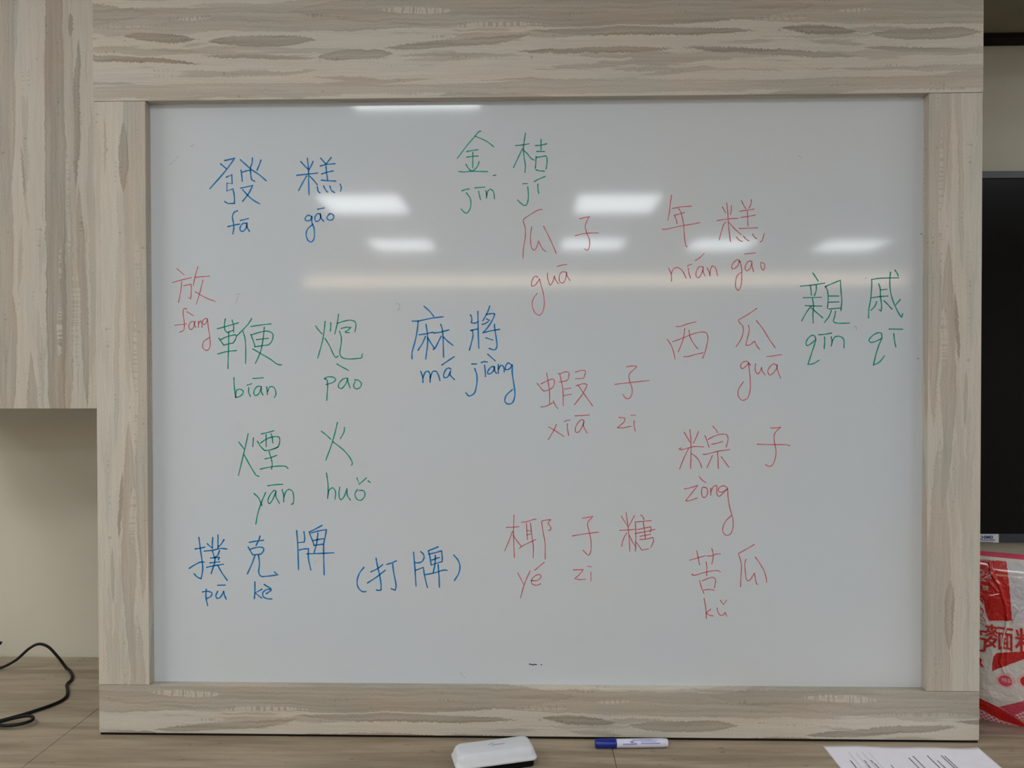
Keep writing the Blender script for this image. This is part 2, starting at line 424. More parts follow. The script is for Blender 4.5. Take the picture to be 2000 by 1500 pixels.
# ------------------------------------------------------------------ framed whiteboard
A, W, H = 0.1018, 1.53, 1.1597
ZO = CT + .0055 + .0955          # bottom of the opening
ZT = ZO + H
wb = empty('whiteboard', (W/2, .013, ZO-.0955), 'large whiteboard full of handwritten Chinese words in a white-washed wood frame', 'whiteboard')
WO = Vector((W/2, .013, ZO-.0955))
def fp(name, x0, x1, z0, z1, mat, fn, y1=.026):
    o = box_obj(name, (x0, x1, 0, y1, z0, z1), mat, wb, .0008, WO)
    print_uv(o, fn, WO); return o
hd = fp('top_rail', -A-.002, W+A+.001, ZT+.0004, ZT+.30, MH, lambda p, n: (p.x+.102, (p.z-ZT) if abs(n.z) < .9 else .02+p.y))
br = fp('bottom_rail', -A, W+A, ZO-.0955, ZO-.0004, MH, lambda p, n: (p.x-.723+1.29, (.187-(ZO-p.z)) if abs(n.z) < .9 else .185+p.y*.3))
ls = fp('stile', -A, 0, ZO+.0004, ZT-.0004, MS, lambda p, n: (ZT-p.z, -p.x if abs(n.x) < .9 else .005+p.y))
rs = fp('stile', W, W+A, ZO+.0004, ZT-.0004, MS, lambda p, n: (ZT-p.z+.35, p.x-W if abs(n.x) < .9 else .005+p.y))
YS = .020
box_obj('dark_gap_strip', (-A+.001, W+A-.001, .003, .022, CT+.0002, ZO-.0957), M_DARK, wb, 0, WO)  # dark strip added to make the gap under the frame look dark
box_obj('writing_surface', (-.004, W+.004, YS, .025, ZO-.004, ZT+.004), M_BOARD, wb, 0, WO)
box_obj('backing_board', (-A+.004, W+A-.004, .0262, .029, ZO-.09, ZT+.28), M_DARKWOOD, wb, 0, WO)
trk = box_obj('sliding_track', (-1.2, 3.3, .0, FY, ZT+.302, ZT+.33), M_ALU, None)
tag(trk, 'aluminium sliding track above the whiteboard frame', 'track')
trk.location = (0, 0, 0)

# ------------------------------------------------------------------ handwriting
def parse(s):
    """strokes ';' separated, points 'x,y', a trailing '!' marks a sharp corner"""
    out = []
    for st in s.split(';'):
        segs, cur = [], []
        for tk in st.split():
            sh = tk.endswith('!'); x, y = tk.rstrip('!').split(',')
            cur.append((float(x), float(y)))
            if sh and len(cur) > 1: segs.append(cur); cur = [cur[-1]]
        if len(cur) > 1: segs.append(cur)
        path = []
        for sg in segs:
            q = smooth_path([Vector((a, b, 0)) for a, b in sg], 6)
            path += q if not path else q[1:]
        if path: out.append(path)
    return out
def ribbon(bm, P, w, y):
    """flat stroke of ink with round ends; P = list of (x,z) Vectors 2D"""
    n = len(P); L = []
    for i in range(n):
        t = P[min(i+1,n-1)]-P[max(i-1,0)]
        if t.length < 1e-9: t = Vector((1,0))
        t.normalize(); nn = Vector((-t.y, t.x))
        k = .5*w*(.92+.12*math.sin(i*.7+P[0].x*90))
        if i == n-1: k *= .85
        L.append((bm.verts.new((P[i].x+nn.x*k, y, P[i].y+nn.y*k)), bm.verts.new((P[i].x-nn.x*k, y, P[i].y-nn.y*k))))
    for i in range(n-1):
        bm.faces.new((L[i][0], L[i][1], L[i+1][1], L[i+1][0]))
    ends = [0, n-1]
    for i in range(1, n-1):
        a = P[i]-P[i-1]; b = P[i+1]-P[i]
        if a.length > 0 and b.length > 0 and a.normalized().dot(b.normalized()) < .85: ends.append(i)
    for i in ends:
        r = .5*w*(1.02 if i == 0 else .9)
        bm.faces.new([bm.verts.new((P[i].x+math.cos(-2*math.pi*k/10)*r, y, P[i].y+math.sin(-2*math.pi*k/10)*r)) for k in range(10)])
WID = {'b': .0029, 'g': .0025, 'r': .0018, 'k': .0011, 'n': .0022}
CN = {'b': 'blue', 'g': 'green', 'r': 'thin red', 'k': 'faint grey', 'n': 'dark blue'}
count = 0
def write(name, label, colr, ox, oy, sc, s, wmul=1):
    global count
    bm = bmesh.new(); count += 1
    for path in parse(s):
        P = []
        for q in path:
            p = onY(ox+q.x/sc, oy+q.y/sc, YS)
            P.append(Vector((p.x-WO.x, p.z-WO.z)))
        ribbon(bm, P, WID[colr]*wmul, YS-.00025-WO.y)
    o = bm_obj(name, bm, INK[colr], wb)
    o['label'] = label
    return o
def C(ch, c, *a): return write('handwritten_character', '%s handwritten character %s' % (CN[c], ch), c, *a)
def S(sy, c, *a): return write('handwritten_syllable', '%s handwritten syllable %s' % (CN[c], sy), c, *a)
G=(400,290,6.6667)
C('發','b',*G,'260,158 390,128! 275,285 65,525;205,200 280,262;465,148 540,215 600,270 700,335 800,420;620,125 618,180 595,250 590,283;732,152 710,215 680,285;472,285 482,355 488,428;490,310 540,292 595,285! 600,345 612,405 650,428;280,375 352,342! 357,458! 290,450! 288,552! 368,528! 385,620 388,715! 300,715 258,690;468,518 625,482! 575,580 492,690;495,538 560,610 630,672 712,720')
C('糕','b',*G,'1250,172 1340,268;1336,130 1350,260 1352,420 1357,602;1410,170 1385,225 1358,275;1198,350 1470,320;1325,358 1270,455 1222,548;1368,362 1410,405 1465,472;1465,500 1478,560 1500,578;1510,128 1575,200;1645,118 1582,200;1505,228 1590,208 1698,198;1578,235 1588,330 1600,415;1522,332 1600,308 1672,292;1518,412 1600,420 1708,425;1548,488 1570,535 1598,568;1628,490 1650,545 1690,575;1762,465 1778,510 1768,555')
S('fā','b',*G,'425,812 385,830 360,890 372,960 378,1040 365,1112;302,1018 380,998 455,985;548,975 500,975 460,1030 465,1070 500,1078 540,1030 548,970! 550,1020 582,1080;465,938 568,912')
S('gāo','b',*G,'1390,885 1345,870 1305,915 1325,942 1375,930 1395,885! 1395,960 1425,1050 1420,1180 1385,1218 1340,1190 1320,1110 1340,1050 1410,985;1505,855 1465,850 1432,905 1445,948 1485,940 1510,890 1505,850! 1510,900 1550,948;1625,850 1590,900 1610,930 1655,930 1682,890 1660,855 1625,850;1468,792 1555,775')
G=(870,240,8.3333)
C('金','g',*G,'575,135 550,140 470,230 350,370 270,475 192,578;475,215 600,265 700,320 785,390;345,466 440,450 532,436;345,558 440,545 532,540;445,485 445,600 443,733;335,675 370,735 425,780 480,755 530,690 548,630;218,792 300,798 420,788 560,790 688,793;778,858 820,850')
C('桔','g',*G,'1303,168 1283,290 1270,400 1280,560 1302,700 1295,808;1145,368 1250,360 1358,340;1252,425 1190,550 1108,728;1270,445 1340,510 1390,575 1440,605;1555,272 1555,440;1465,370 1560,362 1650,340;1488,466 1612,466;1475,548 1470,660 1462,742;1480,562 1560,552 1638,542 1655,600 1650,680 1638,752;1475,765 1530,780 1615,785')
S('jīn','g',*G,'268,1105 330,1085 388,1076;340,1140 395,1215 415,1310 395,1410 345,1470 300,1450 255,1400;480,1058 640,1045;540,1115 555,1190 572,1250;655,1105 668,1160 668,1222;668,1190 690,1110 740,1082 780,1120 798,1235')
S('jí','g',*G,'1262,990 1335,988;1340,1040 1350,1160 1345,1260 1320,1330 1285,1345 1230,1310 1172,1255;1445,955 1530,910 1625,872;1505,995 1505,1070 1518,1150')
G=(1000,400,6.82)
C('瓜','r',*G,'400,65 370,62 260,120 155,190! 150,215 175,310 178,420 155,560 145,712;262,292 248,400 248,500 265,580 300,605 330,560 352,480! 385,550 420,600 455,622;420,285 480,400 540,530 590,648')
C('子','r',*G,'900,185 1030,158! 1000,210 975,290 1000,390 1030,460 1030,560 1000,605 960,585;842,412 950,385 1060,375 1150,375')
S('guā','r',*G,'345,965 310,950 262,1020 265,1080 300,1075 345,1020 365,985! 390,1080 420,1200 430,1330 400,1440 360,1472 300,1430 268,1330 285,1250 335,1180;475,910 470,940 485,1020 510,1068 545,1020 565,945! 580,1000 620,1052;728,905 700,892 650,905 628,970 640,1030 680,1040 715,980 728,900! 730,935 772,1010;598,822 660,805 730,795')
G=(1280,380,7.5)
C('年','r',*G,'235,10 220,130 205,260 182,378;248,205 380,180 530,170;275,305 350,285 430,262;275,305 300,350 318,430;340,205 370,250 410,420 425,600 445,740 465,768;100,505 130,510 400,455 560,430 650,410')
C('糕','r',*G,'980,180 1030,268;1045,125 1060,260 1070,440 1100,690;1115,160 1110,235 1098,295;902,382 1060,358 1210,348;1030,402 1005,430 965,550 932,668;1070,402 1150,490 1255,588;1260,90 1290,150 1325,210;1405,75 1400,140 1370,205;1232,245 1340,230 1445,212;1350,245 1350,350 1356,465;1250,335 1350,322 1465,300;1225,498 1300,495 1500,485;1185,622 1230,670 1275,688;1290,608 1330,655 1372,680;1422,578 1450,620 1485,650;1592,572 1580,620 1560,680 1535,695')
S('nián','r',*G,'195,1080 232,1170 235,1272;232,1170 260,1095 320,1068 390,1110 450,1225;470,1045 535,1018;480,1078 492,1150 515,1228;585,968 650,925 715,862;705,1065 680,1055 640,1062 600,1130 600,1200 630,1220 680,1150 700,1075! 700,1130 728,1195;758,1075 785,1130 800,1195;800,1180 810,1090 840,1045 880,1075 910,1190')
S('gāo','r',*G,'1250,990 1210,955 1160,980 1118,1050 1130,1090 1180,1070 1225,1000 1225,960! 1260,1060 1265,1200 1255,1330 1215,1402 1180,1370 1175,1280 1200,1190 1270,1130;1310,870 1465,855;1412,985 1395,972 1350,990 1315,1060 1330,1115 1380,1090 1415,1000! 1415,1040 1438,1130;1545,992 1545,1050 1575,1110 1600,1070 1590,1010 1560,1000')
G=(320,500,5.172)
C('放','r',*G,'132,128 205,190;88,268 190,240 280,218;182,262 170,360 148,472;200,300 275,285! 278,340 272,435! 250,420;345,108 320,190 298,298;320,215 465,203;395,242 370,350 328,488;318,362 420,420 520,460')
S('fàng','r',*G,'232,535 205,530 195,580 208,680 200,750 160,770;112,700 230,685;232,562 298,602;315,665 290,662 270,670 252,710 268,745 300,720 315,660! 305,690 325,722;350,660 350,722;350,690 370,655 385,690 385,722;440,640 425,630 400,645 392,680 410,692 430,670 442,635! 450,720 468,850 465,920 435,955 395,930 400,870 465,820')
C('鞭','g',*G,'622,635 612,700 620,750 640,770 700,750;690,648 705,700 705,770;542,735 650,705 755,675;655,765 655,900 650,1020 648,1138;555,830 580,865 605,900;575,845 640,815 730,800 725,840 700,880;605,900 700,878;545,990 640,965 735,955;888,632 850,690 740,805;800,762 820,830 828,940 826,1085;880,712 1000,695 1085,685;1015,720 1005,820 985,940 960,1010 925,1085;878,792 905,860 922,918;890,795 980,768 1050,760 1100,785 1095,850 1060,895 1000,905 915,918;935,845 1055,832;898,938 980,985 1080,1045 1150,1095 1190,1100')
S('biān','g',*G,'708,1230 712,1320 725,1428;725,1428 735,1360 765,1345 802,1365 790,1400 750,1425 722,1428;842,1305 888,1290;858,1330 858,1380 875,1418;900,1238 1005,1230;985,1320 955,1315 930,1330 908,1380 925,1410 960,1390 985,1330! 985,1370 1002,1405;1040,1322 1048,1400;1048,1370 1075,1320 1115,1330 1132,1400 1115,1430')
G=(600,600,7.5)
C('炮','g',*G,'125,275 170,340 218,390;262,210 250,340 225,490 185,640 155,745;345,228 345,300 338,352;262,458 330,570 380,680 420,735 455,715;460,105 440,240 405,392;440,238 540,205 640,190 700,215 715,270 698,362;498,312 560,295 640,295! 600,335 560,365 620,375;475,352 500,440 495,560 478,680 510,735 600,758 740,750 795,740 808,685')
S('pào','g',*G,'435,832 520,880 605,925;250,1050 290,1025 380,1025 418,1060 370,1105 275,1132;255,1050 285,1060 300,1150 292,1280 288,1365;595,1055 580,1040 530,1050 470,1110 460,1170 500,1192 560,1130 595,1045! 600,1100 630,1182;695,1062 750,1070 795,1120 770,1180 710,1195 680,1150 705,1085')
G=(780,580,6.25)
C('麻','b',*G,'302,115 370,175 420,238;158,295 230,293 400,258 535,242;230,300 215,430 190,550 155,680 155,755;325,335 340,430 345,560 322,758;242,462 320,450 410,430;320,480 280,570 228,652;345,495 390,570 432,630;415,640 432,630 470,560 510,480;505,335 525,400 535,560 540,735;420,440 500,430 605,402;540,490 590,540 655,590')
C('將','b',*G,'868,218 885,260 880,315! 920,320 965,300;958,178 962,400 970,625;870,408 960,390;890,408 900,460 885,540 855,650;1103,112 1070,200 1020,290;1060,215 1110,205 1160,205 1150,250 1080,370 1018,438! 1110,415 1225,395;1065,268 1100,285;1010,335 1045,325 1085,300;1160,335 1165,390 1185,520 1190,610 1165,645 1095,628;1058,500 1140,525')
S('má','b',*G,'262,910 285,980 288,1045;288,985 320,915 355,910 375,950 375,1040;375,990 410,910 450,910 475,950 495,1020;520,830 600,775 670,730;628,880 605,868 575,880 540,950 550,985 590,975 625,905! 620,950 672,1008')
S('jiàng','b',*G,'885,818 942,818;920,875 945,950 945,1060 910,1180 850,1208 812,1170;1000,802 1035,790 1072,795;1040,835 1048,900 1052,972;1080,700 1170,778;1160,855 1130,850 1090,890 1075,930 1100,940 1150,900 1160,850! 1165,900 1185,932;1208,825 1208,932;1208,880 1240,835 1270,850 1280,915;1375,835 1330,805 1300,840 1295,885 1340,880 1380,830! 1378,930 1400,1080 1410,1200 1380,1290 1330,1308 1290,1280 1300,1210 1380,1130')
G=(1040,700,8)
C('蝦','r',*G,'72,388 120,450 175,512;130,400 230,350 320,322 342,350 325,440 260,490 175,512;222,228 240,340 262,480 268,600 265,705;132,758 200,750 325,690;325,660 350,720 395,785;400,235 430,240 490,215 560,215 570,270 545,340 415,370;425,240 450,350 475,500 480,740;500,478 600,465;485,582 608,560;670,215 780,185 828,200 820,250 800,310! 670,320;680,428 800,395 850,410 830,470 790,545 655,725;715,425 790,530 860,630 940,742')
C('子','r',*G,'1470,132 1560,118 1625,122 1590,170 1520,235 1505,290 1530,390 1558,480 1545,580 1500,630 1450,615 1410,560;1288,405 1500,380 1820,345')
S('xiā','r',*G,'250,1070 340,1120 490,1220;375,1030 340,1110 245,1270;500,988 540,968 585,965;550,1020 542,1060 565,1205;665,898 890,883;805,985 790,960 760,960 700,1020 668,1100 680,1155 720,1150 780,1060 805,980! 795,1050 852,1165')
S('zī','r',*G,'1350,920 1440,935 1440,975 1380,1040 1325,1082! 1400,1085 1540,1060;1540,888 1608,888;1590,975 1585,1030 1605,1135')
G=(1290,590,7.5)
C('西','r',*G,'230,358 290,355 400,318 522,288;355,388 345,480 310,610 258,730;418,410 430,500 480,600 548,685;95,542 150,620 185,710 215,835;180,580 330,525 480,465 600,438 670,450 695,510 680,620 650,740 615,825;342,798 400,798 500,770 625,742')
C('瓜','r',*G,'1412,90 1320,155 1140,265! 1160,305 1205,350 1212,430 1180,540 1105,655;1288,338 1300,400 1275,520 1250,632! 1300,630 1380,570! 1410,640 1455,695;1405,272 1500,390 1590,540 1682,668')
S('guā','r',*G,'1300,900 1270,868 1210,880 1175,930 1190,975 1240,950 1290,895! 1300,1000 1315,1170 1310,1300 1270,1410 1200,1438 1145,1390 1140,1290 1215,1165;1290,895 1320,925;1395,905 1385,970 1400,1030 1430,1050 1470,990 1480,955! 1495,1020 1535,1068;1710,930 1660,905 1600,950 1572,1020 1600,1068 1640,1050 1700,970 1710,920! 1710,980 1760,1115;1555,798 1650,788 1770,770')
G=(1540,510,6.82)
C('親','g',*G,'325,160 360,210 395,265;158,335 320,318 482,293;290,325 300,390 305,455;370,325 370,380 345,465;198,488 435,482;225,592 330,598 440,598;320,500 333,600 325,700 330,825;300,600 240,680 175,798;305,625 380,690 455,755;490,340 515,380 528,480 518,630;490,340 580,300 690,255! 700,400 710,530 698,660;545,465 668,465;540,548 670,542;540,638 695,625;570,660 540,735 478,818;625,670 615,740 598,800 640,825 720,828 810,825')
C('戚','g',*G,'1108,245 1108,330 1095,500 1070,650 1065,760;1108,245 1200,230 1468,222;1360,150 1350,230 1352,350 1375,480 1430,620 1480,715 1505,745 1520,700;1418,120 1445,160 1462,198;1488,512 1430,580;1202,305 1220,360 1225,480 1240,580 1235,665! 1205,650;1222,385 1310,375;1108,488 1220,472 1325,465;1175,540 1150,600 1098,655;1272,530 1320,575 1378,640')
S('qīn','g',*G,'365,1045 345,995 310,990 260,1030 232,1090 245,1125 290,1105 365,1045! 340,1130 300,1250 258,1378! 330,1365 408,1320;402,980 480,975 575,958;480,1012 482,1080 475,1165;568,1010 580,1070 570,1132;580,1070 620,1010 690,1005 735,1045 738,1155')
S('qī','g',*G,'1245,1025 1235,960 1190,955 1110,1000 1072,1060 1100,1082 1180,1060 1245,1025! 1200,1130 1160,1260 1132,1385! 1210,1345 1278,1262;1340,905 1520,908;1402,965 1412,1060 1430,1145')
G=(1310,820,6.52)
C('粽','r',*G,'172,160 245,285;242,122 255,230 258,420 252,622;352,148 330,210 288,298;130,358 108,372! 120,382 180,370 300,340 420,345;228,365 170,480 112,628;258,425 320,470 370,540 395,610;535,80 575,125 595,165;435,198 460,260 488,348;478,248 560,205 640,182 710,190 730,240 705,348;520,310 600,295 660,275;412,440 450,438 590,402 755,378;530,455 460,612;597,410 602,510 605,622;642,470 690,535 740,605')
C('子','r',*G,'1268,102 1330,102 1400,92! 1340,150 1318,190 1320,280 1340,400 1328,500 1290,580 1250,592 1205,570;1100,310 1300,315 1480,318 1520,330')
S('zòng','r',*G,'172,880 250,865 345,832! 270,930 188,1030! 230,1030 340,995;362,720 400,765 448,800;440,860 405,860 392,930 410,985 440,985 470,930 460,870 430,862;508,870 510,958;510,920 545,850 585,840 585,930 610,975 650,950 720,880;722,870 680,840 620,860 605,905 650,920 725,870! 730,990 750,1110 790,1260 790,1380 760,1450 720,1472 670,1440 665,1370 700,1290 775,1215')
G=(440,810,6.6667)
C('煙','g',*G,'175,355 210,400 248,450;298,248 270,380 235,530 172,790;368,302 358,415;240,510 300,620 370,740 405,790 440,802;470,250 550,232 635,208;532,260 532,415;598,250 612,300 620,368;420,345 450,400 510,465;460,368 540,315 640,285 700,292 710,340 690,410 650,440;510,465 580,460 690,420;570,480 595,560 612,640 602,710;518,575 600,555 672,528;458,708 600,678 730,668 790,675 818,702')
C('火','g',*G,'1252,215 1310,260 1372,318;1460,102 1435,210 1390,370 1310,592;1552,165 1548,220 1498,312;1400,352 1480,410 1560,480 1630,570 1655,630 1645,658')
S('yān','g',*G,'375,1025 430,1080 480,1185;525,1015 480,1120 425,1280 398,1425;555,925 640,912 750,905;662,1000 640,985 580,1050 555,1130 575,1155 620,1100 660,1000! 655,1050 705,1155;740,975 760,1050 762,1135;762,1080 790,1000 830,972 875,1000 892,1080 880,1160 860,1165')
S('huǒ','g',*G,'1318,760 1335,880 1340,1000 1332,1090;1335,1050 1355,980 1400,952 1435,1000 1430,1100;1490,945 1480,1020 1490,1090 1510,1105 1550,1060 1585,960! 1590,1050 1630,1112;1715,825 1745,905! 1838,822;1860,862 1888,882;1720,975 1690,1030 1710,1095 1760,1115 1805,1080 1820,1030 1800,990 1740,985')
G=(360,1010,6.25)
C('撲','b',*G,'178,248 195,380 215,520 225,640 205,752! 165,735 118,690;132,388 200,378 252,365;60,625 150,570 210,546 242,548;348,250 342,330 345,380;412,218 410,380;280,325 335,372;485,275 450,330 410,365;245,415 340,405 450,382 520,390;345,418 365,485;430,408 405,470 375,490;322,498 380,495 430,490! 415,520;315,558 435,545;275,612 380,590 478,575;375,495 370,560 350,620 328,690;410,590 460,680 525,772')
C('克','b',*G,'925,232 905,290 875,345;795,308 880,292 968,282;780,365 800,400 835,460;808,392 880,370 950,370 970,385 955,430 930,450 835,460;862,470 830,560 770,692;905,465 918,560 910,680 935,720 1000,722 1140,705! 1100,668')
C('牌','b',*G,'1372,165 1385,350 1395,638;1460,178 1470,250 1465,305! 1385,312;1405,402 1450,390 1515,385! 1515,500 1545,645;1680,102 1600,145 1525,182! 1550,250 1575,310 1585,348;1555,192 1640,168 1735,152! 1720,240 1700,328! 1585,345;1580,285 1640,272 1700,262;1632,195 1615,320 1585,435;1700,335 1702,500 1708,705;1498,448 1680,442 1825,435')
S('pū','b',*G,'268,880 265,980 285,1080;222,912 290,905 340,930 320,970 272,995;410,832 500,830;408,905 385,960 400,990 430,985 470,930 480,905! 490,950 512,1002')
S('kè','b',*G,'862,790 862,900 855,995;948,880 865,925! 945,988;975,822 1058,872;1000,935 1060,890 1020,880 960,920 965,970 1010,995 1070,998')
G=(680,1050,8.3333)
write('handwritten_bracket','blue handwritten opening bracket','b',*G,'255,485 190,570 150,680 155,790 210,865 260,882 292,875')
C('打','b',*G,'455,340 475,450 510,600 535,750 535,850! 500,860 460,852;372,555 470,510 562,440;315,738 450,650 605,530;630,435 700,415 785,378;725,430 740,560 780,790 765,855! 700,830')
C('牌','b',*G,'1065,240 1085,480 1105,785;1180,228 1225,270 1235,330 1200,390 1130,412 1095,405;1100,530 1225,485! 1240,600 1290,812;1465,150 1305,215! 1330,310 1352,445;1310,270 1420,245 1520,215! 1530,300 1530,390! 1352,445;1365,365 1480,322;1420,290 1412,430 1385,570;1465,445 1480,650 1485,808;1260,602 1400,575 1560,528 1610,532')
write('handwritten_bracket','blue handwritten closing bracket','b',*G,'1720,285 1790,370 1820,470 1800,580 1728,700')
G=(970,990,6.06)
C('椰','r',*G,'205,100 200,300 205,480 210,600;115,242 190,240 265,232;188,290 150,390 95,520;195,335 240,400 290,465;295,182 370,172 430,150 470,145;352,198 358,290 365,388;400,190 415,320 435,480 432,602;355,280 405,285;355,335 405,318;270,490 300,465 380,425 465,385;538,165 590,155 640,150! 610,195 640,240 638,270 612,280;532,175 550,300 572,420 575,620')
C('子','r',*G,'1012,135 1070,125 1140,112! 1085,175 1075,210 1100,310 1118,430 1112,530 1090,572 1020,512;893,345 1000,325 1210,298')
C('糖','r',*G,'1475,110 1540,215;1532,68 1550,200 1570,400 1575,525;1632,102 1560,235;1455,278 1560,272 1640,265;1540,305 1500,380 1478,470;1565,325 1600,400 1650,478;1705,95 1730,115 1745,155;1640,178 1720,172 1830,162;1640,178 1648,300 1642,525;1735,180 1750,280 1762,380;1665,268 1820,235! 1828,260 1815,300;1635,315 1740,298 1875,265;1695,348 1820,325;1695,385 1760,382 1850,362! 1858,400 1825,480;1645,410 1720,512! 1800,495')
S('yé','r',*G,'250,782 320,918;395,758 350,860 310,970 282,1080;448,752 510,700 565,655;405,872 480,870 525,825 510,800 450,820 412,870 420,910 470,928 522,910')
S('zī','r',*G,'905,745 1025,742! 980,800 925,850! 980,860 1052,855;1078,702 1122,710;1115,772 1115,880')
G=(1330,1050,8.82)
C('苦','r',*G,'150,390 300,345 425,310;270,228 295,340 320,468;450,318 540,310 600,285 680,278;530,190 552,260 550,380 530,452;432,420 445,500 442,660;205,625 185,635! 220,650 400,600 560,570 640,570 680,590;320,735 350,850 395,960;368,745 460,705 550,685 595,720 590,790 575,865;395,905 480,892 570,905')
C('瓜','r',*G,'1260,118 1140,190 990,275! 1020,370 1042,480 1035,650 1025,850;1120,370 1100,450 1110,600 1130,720 1165,745 1210,700 1265,610! 1280,700 1300,790 1320,808;1282,335 1360,450 1430,570 1465,680 1475,770')
S('kǔ','r',*G,'398,1048 430,1230 435,1395;510,1232 430,1300! 490,1335 555,1350;680,1080 730,1155! 785,1075;622,1210 640,1290 690,1340 740,1320 760,1285! 790,1355')
write('ink_smudge','small dark blue ink smudge','n',1000,1280,1,'34,17 37,17.5 41,18.5 44,17.5 48,18')
write('ink_smudge','tiny dark blue ink dot','n',1000,1280,1,'56.5,18 58.5,18.3',.8)
write('ink_smudge','tiny black dot near the right edge','n',1790,450,1,'9,7 9.6,7.6',.9)
write('ink_smudge','short dark nick on the right edge','n',1790,695,1,'1,5.5 5,5',.5)
tag(write('pen_residue','faint broken grey scratch','k',320,270,1,'12,52 16,48;19,45 22,42;25,39 29,35;53,16 58,13',.9), kind='stuff')
tag(write('pen_residue','faint grey stroke remnant','k',320,500,5.172,'735,392 770,382;750,410 728,475',.9), kind='stuff')
tag(write('pen_residue','faint grey curl remnant','k',760,590,1,'14,3 19,4 21,8 17,14;16,17 22,13',.8), kind='stuff')
tag(write('pen_residue','faint grey speck','k',1680,530,1,'9,14.5 13,12',.8), kind='stuff')
tag(write('pen_residue','faint grey hook remnant','k',1660,630,1,'8,9 12,8 12,15',.8), kind='stuff')
tag(write('pen_residue','faint grey scratch low on the board','k',890,1300,1,'8,12 13,19 19,24',.6), kind='stuff')
tag(write('pen_residue','faint grey tick','k',600,1090,1,'13,12 18,4',.6), kind='stuff')
tag(write('pen_residue','faint grey dash','k',1550,295,1,'8,9 15,13',.7), kind='stuff')


# ------------------------------------------------------------------ television
TY = .335
tz1 = onY(1960, 334, TY).z; tz0 = onY(1960, 1060, TY).z; tx0 = onY(1880, 700, TY).x
bz1 = onY(1960, 347.5, TY).z; bz0 = onY(1960, 1043, TY).z
tv = empty('television', (tx0+.75, TY+.04, tz0), 'black flat television on the wall right of the whiteboard', 'television')
TO = (tx0+.75, TY+.04, tz0)
bm = bmesh.new()
for a in ((tx0, tx0+1.5, tz0, bz0), (tx0, tx0+1.5, bz1, tz1), (tx0, tx0+.012, bz0, bz1), (tx0+1.488, tx0+1.5, bz0, bz1)):
    box(bm, a[0]-TO[0], a[1]-TO[0], TY-TO[1], TY+.03-TO[1], a[2]-TO[2], a[3]-TO[2])
bm_obj('bezel', bm, M_BEZEL, tv)
box_obj('screen', (tx0+.012, tx0+1.488, TY+.004, TY+.03, bz0, bz1), M_SCREEN, tv, 0, TO)
box_obj('back_shell', (tx0+.05, tx0+1.45, TY+.03, TY+.065, tz0+.05, tz1-.05), M_BLACK, tv, 0, TO)
box_obj('wall_bracket', (tx0+.45, tx0+1.05, TY+.06, YW-.003, tz0+.2, tz1-.2), M_BLACK, tv, 0, TO)
sx1 = onY(1950.5, 1050, TY).x; sz1 = onY(1930, 1043, TY).z; sz0 = onY(1930, 1059.5, TY).z
stk = box_obj('sticker', (sx1-.062, sx1, TY-.0006, TY, sz0, sz1), M_WHITE, tv, 0, TO)
stk['label'] = 'white brand sticker'

def text_mesh(s, size, fn, mat, name, parent, res=2, bold=0.0, align='LEFT', shear=0):
    cu = bpy.data.curves.new('t', 'FONT'); cu.body = s; cu.size = size; cu.resolution_u = res; cu.align_x = align; cu.offset = bold; cu.shear = shear
    o = bpy.data.objects.new('t', cu); COL.objects.link(o)
    dg = bpy.context.evaluated_depsgraph_get()
    me = bpy.data.meshes.new_from_object(o.evaluated_get(dg))
    bpy.data.objects.remove(o)
    for v in me.vertices: v.co = fn(v.co.x, v.co.y)
    me.name = name
    me.materials.clear()
    return link(name, me, mat, parent)
M_NAVY = plain('navy_print', srgb(28,58,112), .5, .2)
def sf(x0, z0): return lambda a, b: Vector((x0+a-TO[0], TY-.0009-TO[1], z0+b-TO[2]))
text_mesh('CHIMEI', .0108, sf(onY(1910.5,1054,TY).x, onY(1930,1052.2,TY).z), M_NAVY, 'brand_lettering', stk, bold=.0003)
bm = bmesh.new(); sx_ = onY(1914, 1056, TY).x; sr = random.Random(3)
for zz, hh, xe in ((1055.6, .0022, 1943), (1059.2, .0014, 1940)):
    x_ = sx_; z_ = onY(1930, zz, TY).z
    while x_ < onY(xe, 1056, TY).x:
        l_ = sr.uniform(.0010, .0024); box(bm, x_-TO[0], x_+l_-TO[0], TY-.0009-TO[1], TY-.0006-TO[1], z_-TO[2], z_+hh-TO[2]); x_ += l_+.0007
bm_obj('fine_print', bm, M_NAVY, stk)['kind'] = 'stuff'

# ------------------------------------------------------------------ flour bag
def C_(c): return srgb(*c)
def film(name, col, rough=.3):
    t = NT(name)
    tc = t.node('ShaderNodeTexCoord')
    n = t.noise(tc.outputs['Object'], 24, 3, .6)
    n2 = t.noise(tc.outputs['Object'], 70, 2, .5)
    t.b.inputs['Base Color'].default_value = C_(col)
    t.b.inputs['Roughness'].default_value = rough
    t.b.inputs['Specular IOR Level'].default_value = .3
    t.b.inputs['Coat Weight'].default_value = .65; t.b.inputs['Coat Roughness'].default_value = .06
    t.bump(t.math('ADD', n, t.math('MULTIPLY', n2, .4)), .009, .8)
    return t.m
BAGM = [film('white_bag_film', (206,198,190)), film('red_bag_film', (186,20,14)), film('pink_bag_film', (196,66,88)),
        film('grey_bag_film', (196,190,192)), film('pale_pink_film', (214,140,150)), film('light_pink_outline', (222,190,188))]
# the bag's front plane runs from its left bottom corner to the right bottom corner
BA = onZ(1913, 1409, CT); BB = onZ(2000, 1433, CT)
bdir = Vector((1, (BB.y-BA.y)/(BB.x-BA.x)*.55, 0)).normalized()
BW, BH, BT = .27, .345, .085
